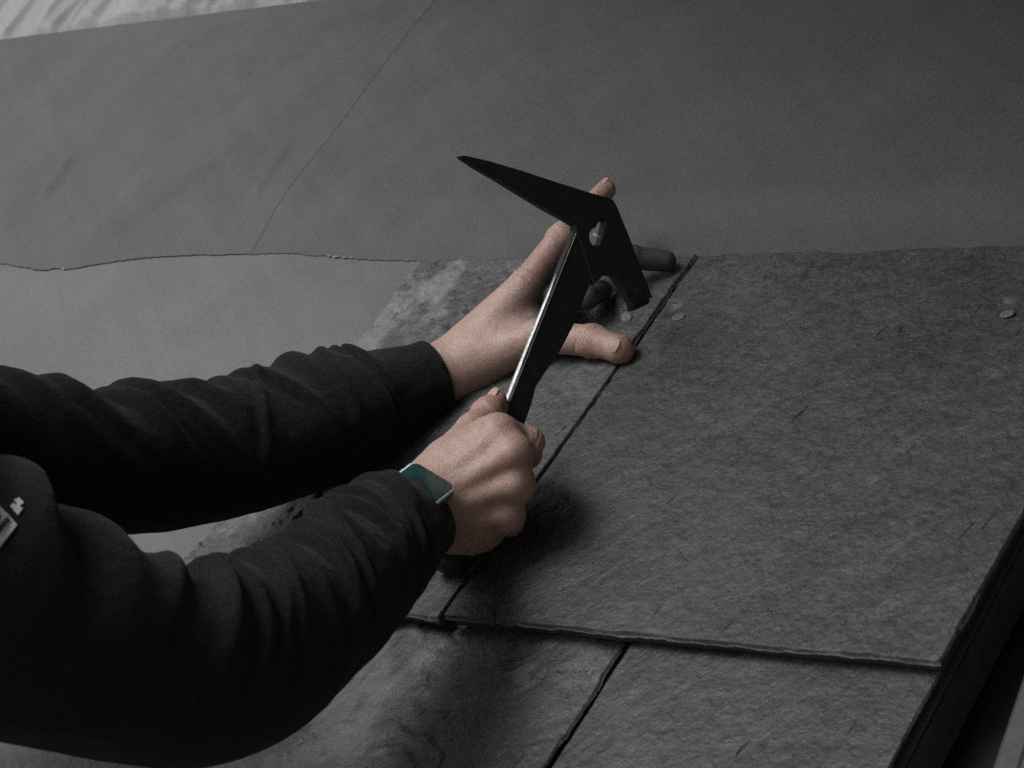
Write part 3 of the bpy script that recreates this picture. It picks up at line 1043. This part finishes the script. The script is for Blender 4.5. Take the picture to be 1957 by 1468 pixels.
# nails
nail_plate(body, tT - td * 0.0004 + tn * 0.0108, td, tn, 0.0057, 0.0070)
hd = (rtT - rtI) / np.linalg.norm(rtT - rtI)
hn = np.array([-0.75, -0.55, 0.35]); hn = hn - hd * (hn @ hd); hn /= np.linalg.norm(hn)
nail_plate(body, rtT - hd * 0.001 + hn * 0.0076, hd, hn, 0.0056, 0.0070)
xd = (index[3] - index[2]) / np.linalg.norm(index[3] - index[2])
nail_plate(body, index[3] + dors * 0.0075, xd, dors, 0.0052, 0.0066)
for sg in (-1, 1):
    c0 = head + fwd * 0.080 + hup * 0.006 + across * sg * 0.033
    f3 = Field(c0 - 0.02, c0 + 0.02, 0.002)
    f3.ball(c0, 0.012, 0.001)
    ev, ef = f3.mesh()
    mesh_obj('eye', ev, ef, M['eye'], body)
f3 = Field(head - 0.15, head + 0.15, 0.004)
f3.ball(head + hup * 0.032 - fwd * 0.018, 0.094, 0.02)
f3.cone(head - fwd * 0.05, head - fwd * 0.055 - hup * 0.06, 0.062, 0.05, 0.02)
f3.ball(head + fwd * 0.085 - hup * 0.02, 0.085, 0.02, 'carve')
hv, hf_ = f3.mesh()
hv = hv + 0.003 * np.stack([fbm(hv[:, 0] * 60, hv[:, 2] * 60, 91), fbm(hv[:, 1] * 60, hv[:, 2] * 60, 92), fbm(hv[:, 0] * 60, hv[:, 1] * 60, 93)], -1)
mesh_obj('hair', hv, hf_, M['hair'], person)


# ------------------------------------------------------------------ sleeves
def sleeve_tube(stations, folds, seed, flare=0.0, nt=420, nth=160, noise_amp=0.0012, squash=1.0):
    """stations: (px, py, depth, radius_px) from the cuff inward"""
    cen = np.array([at(x, y, d) for x, y, d, r in stations])
    rad = np.array([r / F * d for x, y, d, r in stations])
    m = len(cen)

    def cr_(P, t):
        i = min(int(t), m - 2)
        f_ = t - i
        p0, p1, p2, p3 = P[max(i - 1, 0)], P[i], P[i + 1], P[min(i + 2, m - 1)]
        return 0.5 * ((2 * p1) + (-p0 + p2) * f_ + (2 * p0 - 5 * p1 + 4 * p2 - p3) * f_ ** 2 + (-p0 + 3 * p1 - 3 * p2 + p3) * f_ ** 3)
    ts_ = np.linspace(0, m - 1, 2000)
    cc = np.array([cr_(cen, t) for t in ts_])
    rr_ = np.array([cr_(rad, t) for t in ts_])
    L = np.concatenate([[0], np.cumsum(np.linalg.norm(np.diff(cc, axis=0), axis=1))])
    l = np.linspace(0, L[-1], nt)
    P = np.stack([np.interp(l, L, cc[:, k]) for k in range(3)], -1)
    R = np.interp(l, L, rr_)
    T = np.gradient(P, axis=0)
    # smooth the tangents a bit so the tube bends softly
    for _ in range(12):
        T[1:-1] = (T[:-2] + 2 * T[1:-1] + T[2:]) / 4
    T /= np.linalg.norm(T, axis=1)[:, None]
    view = -(P - CAM)
    A = view - T * (view * T).sum(1)[:, None]
    A /= np.linalg.norm(A, axis=1)[:, None]               # faces the camera side
    B = np.cross(A, T)                                     # theta = +90 deg
    if B[len(B) // 2][2] < 0: B = -B                       # make it point up
    th = np.linspace(0, 2 * math.pi, nth, endpoint=False)
    Lg, Th = np.meshgrid(l, th, indexing='ij')
    ang = (Th + math.pi) % (2 * math.pi) - math.pi
    disp = noise_amp * fbm(Lg * 22, np.cos(Th) * 2.2 + 7 + np.sin(Th) * 1.3, seed, 3) * 2
    disp += 0.004 * vnoise(Lg * 9, np.cos(Th) * 1.3 + 11 + np.sin(Th), seed + 5) * sstep(0.03, 0.09, Lg)
    for (lc, t0, slope, amp, w, ext) in folds:
        dth = (ang - math.radians(t0) + math.pi) % (2 * math.pi) - math.pi
        c_ = lc + slope * dth + 0.006 * np.sin(dth * 2 + lc * 90)
        z = (Lg - c_) / w
        prof_ = np.exp(-z ** 2) - 0.45 * np.exp(-((z - 1.5) / 0.8) ** 2)
        disp += 1.3 * amp * prof_ * np.exp(-(dth / math.radians(ext)) ** 2)
    Rg = R[:, None] + disp
    X = P[:, None, :] + Rg[..., None] * (np.cos(Th)[..., None] * A[:, None, :] * squash + np.sin(Th)[..., None] * B[:, None, :])
    vs_ = X.reshape(-1, 3)
    idx = np.arange(nt * nth).reshape(nt, nth)
    nxt = np.roll(idx, -1, axis=1)
    fs = np.stack([idx[:-1], nxt[:-1], nxt[1:], idx[1:]], -1).reshape(-1, 4)
    # inner return of the cuff: rolls in and goes back 25 mm
    extra_v, extra_f = [], []
    base = len(vs_)
    rows = [idx[0]]
    for (dl, dr) in [(-0.0014, -0.0010), (-0.0016, -0.0026), (0.0, -0.0038), (0.03, -0.0050)]:
        row = P[0] + T[0] * dl + (Rg[0] + dr)[:, None] * (np.cos(th)[:, None] * A[0] * squash + np.sin(th)[:, None] * B[0])
        rows.append(base + len(extra_v) + np.arange(nth))
        extra_v.extend(row.tolist())
    for i in range(len(rows) - 1):
        a_, b_ = rows[i], rows[i + 1]
        extra_f += [(b_[j], b_[(j + 1) % nth], a_[(j + 1) % nth], a_[j]) for j in range(nth)]
    fs = fs.tolist() + [tuple(f_) for f_ in extra_f]
    return np.concatenate([vs_, np.array(extra_v)]), fs


far_st = [(829, 731, 1.943, 84), (800, 741, 1.938, 86), (745, 762, 1.928, 98), (690, 784, 1.918, 116), (610, 808, 1.900, 128),
          (490, 846, 1.872, 132), (337, 872, 1.836, 138), (190, 886, 1.800, 144), (60, 878, 1.776, 160),
          (-80, 868, 1.760, 185), (-300, 830, 1.750, 215), (-500, 800, 1.745, 230)]
far_folds = [(0.062, 80, 0.010, 0.0045, 0.007, 70), (0.082, 60, -0.012, 0.0035, 0.006, 60), (0.105, 95, 0.012, 0.0040, 0.010, 55),
             (0.140, 70, 0.02, 0.0028, 0.010, 60), (0.178, 80, 0.02, 0.0030, 0.009, 60), (0.205, 75, 0.025, 0.0048, 0.010, 65),
             (0.235, 80, 0.03, 0.0058, 0.010, 60), (0.262, 85, 0.02, 0.0062, 0.011, 55), (0.300, 80, 0.03, 0.0065, 0.013, 60),
             (0.335, 80, 0.03, 0.0060, 0.012, 60), (0.19, -20, 0.03, 0.0028, 0.008, 50), (0.27, -10, 0.03, 0.003, 0.009, 50),
             (0.056, 0, 0.0, -0.0022, 0.0022, 400), (0.125, 20, 0.02, 0.0022, 0.005, 60), (0.155, 30, -0.02, 0.0024, 0.005, 60),
             (0.222, 30, 0.025, 0.0026, 0.005, 60), (0.250, 40, 0.03, 0.003, 0.006, 60), (0.318, 30, 0.03, 0.003, 0.007, 60)]
near_st = [(779, 986, 1.689, 92), (758, 1005, 1.674, 104), (735, 1026, 1.657, 120), (700, 1062, 1.635, 128), (653, 1107, 1.605, 136),
           (597, 1158, 1.575, 147), (539, 1198, 1.548, 160), (470, 1236, 1.522, 177), (385, 1262, 1.498, 192), (280, 1255, 1.474, 202),
           (170, 1235, 1.452, 212), (50, 1195, 1.432, 232), (-90, 1135, 1.412, 252), (-330, 1000, 1.385, 275)]
near_folds = [(0.030, 30, -0.016, 0.0030, 0.0042, 75), (0.046, 20, -0.018, 0.0034, 0.0045, 75), (0.060, 60, -0.016, 0.0030, 0.0040, 50),
              (0.076, 35, -0.018, 0.0036, 0.0045, 66), (0.090, 50, -0.018, 0.0036, 0.0042, 60), (0.106, 35, -0.020, 0.0040, 0.0048, 62),
              (0.121, 50, -0.020, 0.0038, 0.0045, 60), (0.138, 40, -0.022, 0.0042, 0.0050, 62), (0.155, 45, -0.022, 0.0044, 0.0052, 60),
              (0.174, 50, -0.022, 0.0046, 0.0056, 60), (0.194, 48, -0.022, 0.0050, 0.0062, 60), (0.214, 55, -0.020, 0.0052, 0.0070, 58),
              (0.236, 55, -0.016, 0.0050, 0.0080, 55), (0.256, 80, -0.014, -0.0080, 0.012, 50),
              (0.335, 75, 0.02, 0.007, 0.018, 50), (0.395, 80, 0.03, 0.008, 0.018, 45), (0.365, 80, 0.02, -0.006, 0.010, 40),
              (0.440, 70, 0.03, 0.008, 0.018, 45)]
hood = None


def hoodie_mesh():
    pts = np.array([shR, shL, hips, neck])
    fd = Field(pts.min(0) - 0.26, pts.max(0) + 0.22, 0.006)
    fd.cone(shR + across * 0.02, shL - across * 0.02, 0.092, 0.092, 0.05)
    fd.cone(chest, hips, 0.160, 0.155, 0.06)
    fd.cone(neck - fwd * 0.075 - across * 0.05, neck - fwd * 0.075 + across * 0.05, 0.055, 0.055, 0.03)
    fd.cone(neck - across * 0.06 + np.array([0, 0, -.02]), neck + across * 0.06 + np.array([0, 0, -.02]), 0.06, 0.06, 0.03)
    fd.cone(neck + fwd * 0.01, neck + hup * 0.2, 0.066, 0.085, 0.01, 'carve')
    v_, f_ = fd.mesh()
    w = 0.006 * fbm(v_[:, 0] * 14 + v_[:, 1] * 9, v_[:, 2] * 18, 201, 3)
    c0 = chest
    d_ = v_ - c0
    d_[:, 2] = 0
    d_ /= np.linalg.norm(d_, axis=1)[:, None] + 1e-9
    return v_ + d_ * w[:, None], f_


hv, hf_ = hoodie_mesh()
hoodie = mesh_obj('hoodie', hv, hf_, M['fleece'], person)
v_, f_ = sleeve_tube(far_st, far_folds, 301)
slL = mesh_obj('sleeve', v_, f_, M['fleece'], hoodie)
nv_, nf_ = sleeve_tube(near_st, near_folds, 340)
slR = mesh_obj('sleeve', nv_, nf_, M['fleece'], hoodie)

# badge and small mark on the near sleeve, laid on the cloth
bvh = BVHTree.FromPolygons([Vector(p) for p in nv_.tolist()], [tuple(int(i) for i in q) for q in nf_])


def on_cloth(px, py, off):
    r = Vector(ray(px, py).tolist())
    r.normalize()
    loc, nrm, i_, d_ = bvh.ray_cast(Vector(CAM.tolist()), r)
    if loc is None:
        return at(px, py, 1.56)
    if nrm.dot(r) > 0: nrm = -nrm
    return np.array(loc) + np.array(nrm) * off


def cloth_patch(name, quad, off, mat, n=10):
    q = [np.array(p, float) for p in quad]
    vs_, fs = [], []
    for i in range(n + 1):
        for j in range(n + 1):
            s, t = i / n, j / n
            p = (q[0] * (1 - s) + q[1] * s) * (1 - t) + (q[3] * (1 - s) + q[2] * s) * t
            vs_.append(on_cloth(p[0], p[1], off))
    for i in range(n):
        for j in range(n):
            k_ = i * (n + 1) + j
            fs.append((k_, k_ + 1, k_ + n + 2, k_ + n + 1))
    return mesh_obj(name, vs_, fs, mat, hoodie)


cloth_patch('badge', [(-40, 1008), (-4, 968), (32, 1005), (-4, 1048)], 0.0012, M['badge'])
cloth_patch('badge_stroke', [(-12, 1014), (10, 990), (17, 997), (-5, 1022)], 0.0020, M['badge_dark'])
cloth_patch('badge_stroke', [(-26, 1006), (-8, 984), (-2, 990), (-20, 1012)], 0.0020, M['badge_dark'])
cloth_patch('badge_mark', [(26, 958), (36, 954), (45, 962), (35, 972)], 0.0012, M['badge'], 5)
cloth_patch('badge_mark', [(18, 970), (24, 964), (43, 974), (33, 987)], 0.0012, M['badge'], 5)


# trousers and the platform the person stands on
def legs_mesh():
    foot = hips + np.array([0, 0, -0.90])
    fd = Field(np.minimum(hips, foot) - 0.25, np.maximum(hips, foot) + 0.25, 0.008)
    fd.ball(hips, 0.14, 0.05)
    for sg in (-1, 1):
        hp = hips + across * sg * 0.085 + np.array([0, 0, -0.06])
        kn = hp + face * 0.02 + np.array([0, -0.04, -0.40])
        an = kn + np.array([0, -0.02, -0.40])
        fd.cone(hp, kn, 0.090, 0.066, 0.03)
        fd.cone(kn, an, 0.066, 0.058, 0.02)
        fd.cone(an + np.array([0, 0, -0.045]), an + face * 0.14 + np.array([0, 0, -0.055]), 0.042, 0.036, 0.01)
    return fd.mesh()


lv, lf = legs_mesh()
mesh_obj('trousers', lv, lf, M['denim'], person)
pz = lv[:, 2].min()
PLANK = ['nearest the wall', 'second from the wall', 'in the middle of the platform', 'second from the outer edge', 'at the outer edge']
for i in range(5):
    q0 = np.array([hips[0], hips[1], pz - 0.04]) - U * 1.6 - hx * (-0.28 + i * -0.23) - hx * 0.0
    pv, pf = box(q0 - hx * 0.30, U * 3.9, hx * 0.222, (0, 0, 0.038))
    tag(mesh_obj('scaffold_plank', pv, pf, M['plank'], smooth=False),
        'wooden scaffold plank ' + PLANK[i] + ', below the eaves', 'plank', 'scaffold planks')

# ------------------------------------------------------------------ slater's hammer
hO = at(1130, 440, 1.835)
ax1 = gB - hO                                              # down the shank
ax1 /= np.linalg.norm(ax1)
acr = at(1130 + 93.5, 440 + 35.4, 1.835 + 0.0205) - hO     # across: the right side lies deeper
acr = acr - ax1 * (acr @ ax1)
acr /= np.linalg.norm(acr)
hn_ = np.cross(acr, ax1)
if hn_ @ ray(1130, 440) > 0: hn_ = -hn_                    # towards the camera


def hp2(px, py):
    r = ray(px, py)
    p = CAM + r * (((hO - CAM) @ hn_) / (r @ hn_)) - hO
    return (p @ acr, p @ ax1)


HM = Matrix((tuple(acr) + (0,), tuple(ax1) + (0,), tuple(hn_) + (0,), (0, 0, 0, 1)))
hammer = tag(empty('slating_hammer', gB),
             'black slating hammer with long pick and flat shank, held in the fist', 'hammer')


def plate(name, outlines, half, bevel, mat, zoff=0.0):
    cu = bpy.data.curves.new(name, 'CURVE')
    cu.dimensions = '2D'
    cu.fill_mode = 'BOTH'
    cu.extrude = max(half - bevel, 0.0001)
    cu.bevel_depth = bevel
    cu.bevel_resolution = 2
    cu.offset = -bevel
    for ol in outlines:
        sp = cu.splines.new('POLY')
        sp.points.add(len(ol) - 1)
        for p, (x, y) in zip(sp.points, ol):
            p.co = (x, y, 0, 1)
        sp.use_cyclic_u = True
    tmp = bpy.data.objects.new(name + '_c', cu)
    C.objects.link(tmp)
    bpy.context.view_layer.update()
    me = bpy.data.meshes.new_from_object(tmp.evaluated_get(bpy.context.evaluated_depsgraph_get()))
    vs_ = np.array([v.co[:] for v in me.vertices])
    fs = [tuple(p.vertices) for p in me.polygons]
    bpy.data.objects.remove(tmp)
    bpy.data.curves.remove(cu)
    bpy.data.meshes.remove(me)
    W = hO + vs_[:, :1] * acr + vs_[:, 1:2] * ax1 + (vs_[:, 2:3] + zoff) * hn_
    return vs_, fs, W


def smooth_closed(pts, sub=6):
    pts = [np.array(p, float) for p in pts]
    out = []
    n = len(pts)
    for i in range(n):
        p0, p1, p2, p3 = pts[i - 1], pts[i], pts[(i + 1) % n], pts[(i + 2) % n]
        for k_ in range(sub):
            t = k_ / sub
            out.append(0.5 * ((2 * p1) + (-p0 + p2) * t + (2 * p0 - 5 * p1 + 4 * p2 - p3) * t * t + (-p0 + 3 * p1 - 3 * p2 + p3) * t ** 3))
    return out


def edge_shade(o):
    o.data.polygons.foreach_set('use_smooth', [False] * len(o.data.polygons))
    return o


head_px = [(877, 299), (886, 299), (930, 309), (1000, 330), (1070, 353), (1128, 371), (1158, 379), (1167, 384), (1173, 394),
           (1184, 421), (1196, 450), (1206, 476), (1217, 506), (1231, 542), (1242, 569), (1206, 586), (1193, 568), (1181, 546), (1168, 528), (1150, 526), (1130, 545), (1096, 445),
           (1094, 432), (1078, 422), (1040, 401), (1000, 377), (950, 346), (905, 320), (880, 303)]
key_px = smooth_closed([(1146, 421), (1151, 424), (1149, 437), (1146, 447), (1144, 460), (1138, 470), (1131, 471), (1124, 465), (1121, 452),
                        (1125, 441), (1133, 436), (1139, 426)], 4)
_, fs, W = plate('head', [[hp2(*p) for p in head_px], [hp2(*p) for p in key_px]], 0.0040, 0.0010, None)
edge_shade(mesh_obj('head', W, fs, M['steel_black'], hammer))
shank_px = [(1099, 434), (1140, 500), (1134, 520), (1122, 548), (1108, 582), (1096, 614), (1080, 646), (1066, 672), (1046, 700), (1020, 740),
            (1012, 772), (1000, 806), (992, 840), (960, 836), (966, 790), (969, 768), (975, 752), (996, 690), (1020, 630), (1046, 565), (1074, 492)]
_, fs, W = plate('shank', [[hp2(*p) for p in shank_px]], 0.0030, 0.0006, None)
edge_shade(mesh_obj('shank', W, fs, M['steel_black'], hammer))
# ground cutting edge along the left side of the shank
eT, eB = np.array(hp2(1095, 446)), np.array(hp2(968, 768))
ed_, vs_, fs = (eB - eT) / np.linalg.norm(eB - eT), [], []
en = np.array([ed_[1], -ed_[0]])
if en[0] > 0: en = -en
L_ = np.linalg.norm(eB - eT)
for t in np.linspace(0, 1, 24):
    wdt = 0.0019 * min(1, t * 1.6 + 0.1)
    c2 = eT + ed_ * L_ * t
    for (x, z) in [(-0.0008, 0.0034), (0.45 * wdt, 0.0026), (0.5 * wdt, 0.0019), (wdt, 0.0006), (wdt, -0.0006), (-0.0008, -0.0034)]:
        q = c2 + en * x
        vs_.append(hO + q[0] * acr + q[1] * ax1 + z * hn_)
for i in range(23):
    for j in range(6):
        a_, b_ = i * 6 + j, i * 6 + (j + 1) % 6
        fs.append((a_, b_, b_ + 6, a_ + 6))
fs += [tuple(range(6))[::-1], tuple(range(23 * 6, 24 * 6))]
edge_shade(mesh_obj('cutting_edge', vs_, fs, M['steel'], hammer))
# striking end: a thicker neck that turns down to a round face
neck_a, neck_b = np.array(hp2(1213, 551)), np.array(hp2(1227, 586))
vs_, fs = [], []
k = 20
secs = [(0.0, 0.0060, 0.0042), (0.3, 0.0076, 0.0056), (0.9, 0.0080, 0.0060), (1.0, 0.0074, 0.0052)]
dn = (neck_b - neck_a)
dl = np.linalg.norm(dn)
dn = dn / dl
dp = np.array([-dn[1], dn[0]])
for (t, ra, rb) in secs:
    c2 = neck_a + dn * dl * t
    for i in range(k):
        th = 2 * math.pi * i / k
        ex = 0.45
        x = ra * math.copysign(abs(math.cos(th)) ** ex, math.cos(th))
        z = rb * math.copysign(abs(math.sin(th)) ** ex, math.sin(th))
        q = c2 + dp * x
        vs_.append(hO + q[0] * acr + q[1] * ax1 + (z - 0.004 * t) * hn_)
for i in range(len(secs) - 1):
    for j in range(k):
        a_, b_ = i * k + j, i * k + (j + 1) % k
        fs.append((a_, b_, b_ + k, a_ + k))
fs += [tuple(range(k))[::-1], tuple(range((len(secs) - 1) * k, len(secs) * k))]
mesh_obj('striking_face', vs_, fs, M['steel_black'], hammer)
# small bright bar added as a glint across the keyhole
pa, pb = np.array(hp2(1128.5, 449)), np.array(hp2(1141, 455))
pd_ = (pb - pa) / np.linalg.norm(pb - pa)
pn_ = np.array([-pd_[1], pd_[0]])
vs_, fs = [], []
for q in (pa, pb):
    for i in range(8):
        th = 2 * math.pi * i / 8
        w2 = q + pn_ * 0.0008 * math.cos(th)
        vs_.append(hO + w2[0] * acr + w2[1] * ax1 + (0.0040 + 0.0008 * math.sin(th)) * hn_)
fs = [(i, (i + 1) % 8, 8 + (i + 1) % 8, 8 + i) for i in range(8)] + [tuple(range(8))[::-1], tuple(range(8, 16))]
mesh_obj('pin', vs_, fs, M['pin'], hammer)
# leather grip
vs_, fs = [], []
gA = acr - gdir * (acr @ gdir); gA /= np.linalg.norm(gA)
gN = np.cross(gdir, gA)
secs = [(-0.002, .006), (0.0, .011), (0.02, .0150), (0.06, .0148), (0.12, .0128), (0.3, .0120), (0.6, .0122), (0.85, .0122), (0.95, .0120), (1.0, .0108), (1.005, .007)]
gl = np.linalg.norm(gT - gB) - 0.034
for (t, r) in secs:
    for i in range(20):
        th = 2 * math.pi * i / 20
        vs_.append(gB + gdir * gl * t + gA * r * math.cos(th) + gN * r * 0.72 * math.sin(th))
for i in range(len(secs) - 1):
    for j in range(20):
        a_, b_ = i * 20 + j, i * 20 + (j + 1) % 20
        fs.append((a_, b_, b_ + 20, a_ + 20))
fs += [tuple(range(20))[::-1], tuple(range((len(secs) - 1) * 20, len(secs) * 20))]
mesh_obj('grip', vs_, fs, M['grip'], hammer)

# ------------------------------------------------------------------ wristwatch on the right wrist
M['watch_case'] = plain('teal_watch_case', (0.015, 0.07, 0.068), 0.35, 0.2, 0.1, 300)
M['watch_bezel'] = plain('bezel_highlight', (0.70, 0.82, 0.80), 0.3, 0.1, 0.1, 300)  # pale colour paints the highlight along the case rim
M['watch_screen'] = plain('dark_watch_glass', (0.012, 0.055, 0.055), 0.3, 0, 0.1, 200)
M['watch_strap'] = plain('black_rubber_strap', 0.008, 0.6, 0, 0.2, 300)
wc = at(803, 936, 1.6695)
ax_ = at(802 + 84, 932 + 54, 1.6700 - 0.008) - wc; ax_ /= np.linalg.norm(ax_)
bx_ = (rw - rfa); bx_ = bx_ - ax_ * (bx_ @ ax_); bx_ /= np.linalg.norm(bx_)
nx_ = np.cross(ax_, bx_)
if nx_ @ ray(806, 930) > 0: nx_ = -nx_
watch = tag(empty('wristwatch', wc - nx_ * 0.006), 'teal rectangular smartwatch on the right wrist at the cuff', 'wristwatch')


def rbox(w, l, prof_, r, n=7):
    """rounded rectangle lofted through (inset, height) pairs"""
    vs_, fs = [], []
    ring = []
    for (sx, sy, a0) in [(1, 1, 0), (-1, 1, 90), (-1, -1, 180), (1, -1, 270)]:
        for i in range(n):
            t = math.radians(a0 + 90 * i / (n - 1))
            ring.append((sx * (w - r), sy * (l - r), math.cos(t) * r, math.sin(t) * r))
    k_ = len(ring)
    for (ins, z) in prof_:
        for (cx_, cy_, dx, dy) in ring:
            s = (r - ins) / r
            vs_.append(wc + ax_ * (cx_ + dx * s) + bx_ * (cy_ + dy * s) + nx_ * z)
    for i in range(len(prof_) - 1):
        for j in range(k_):
            a_, b_ = i * k_ + j, i * k_ + (j + 1) % k_
            fs.append((a_, b_, b_ + k_, a_ + k_))
    fs += [tuple(range(k_))[::-1], tuple(range((len(prof_) - 1) * k_, len(prof_) * k_))]
    return vs_, fs


v_, f_ = rbox(0.0175, 0.0195, [(0.003, -0.0055), (0.0008, -0.004), (0, -0.0015), (0, 0.0022), (0.0006, 0.0036), (0.0020, 0.0046)], 0.0065)
mesh_obj('case', v_, f_, M['watch_case'], watch)
v_, f_ = rbox(0.0170, 0.0190, [(0.0002, 0.0030), (0.0, 0.0041), (0.0009, 0.0050), (0.0018, 0.0051)], 0.0062)
mesh_obj('bezel', v_, f_, M['watch_bezel'], watch)
v_, f_ = rbox(0.0155, 0.0175, [(0, 0.0046), (0, 0.0052), (0.0004, 0.0055)], 0.005)
mesh_obj('screen', v_, f_, M['watch_screen'], watch)
# strap: a band round the wrist through the case lugs
vs_, fs = [], []
wcen = wc - nx_ * 0.027
k = 40
for i in range(k):
    th = 2 * math.pi * i / k
    c0 = wcen + ax_ * 0.0290 * math.cos(th) + nx_ * 0.025 * math.sin(th)
    od = ax_ * math.cos(th) + nx_ * math.sin(th)
    for (y, z) in [(-0.010, 0), (-0.010, 0.0022), (0.010, 0.0022), (0.010, 0)]:
        vs_.append(c0 + bx_ * y + od * z)
for i in range(k):
    for j in range(4):
        a_, b_ = i * 4 + j, i * 4 + (j + 1) % 4
        c_, d_ = ((i + 1) % k) * 4 + (j + 1) % 4, ((i + 1) % k) * 4 + j
        fs.append((a_, b_, c_, d_))
mesh_obj('strap', vs_, fs, M['watch_strap'], watch)
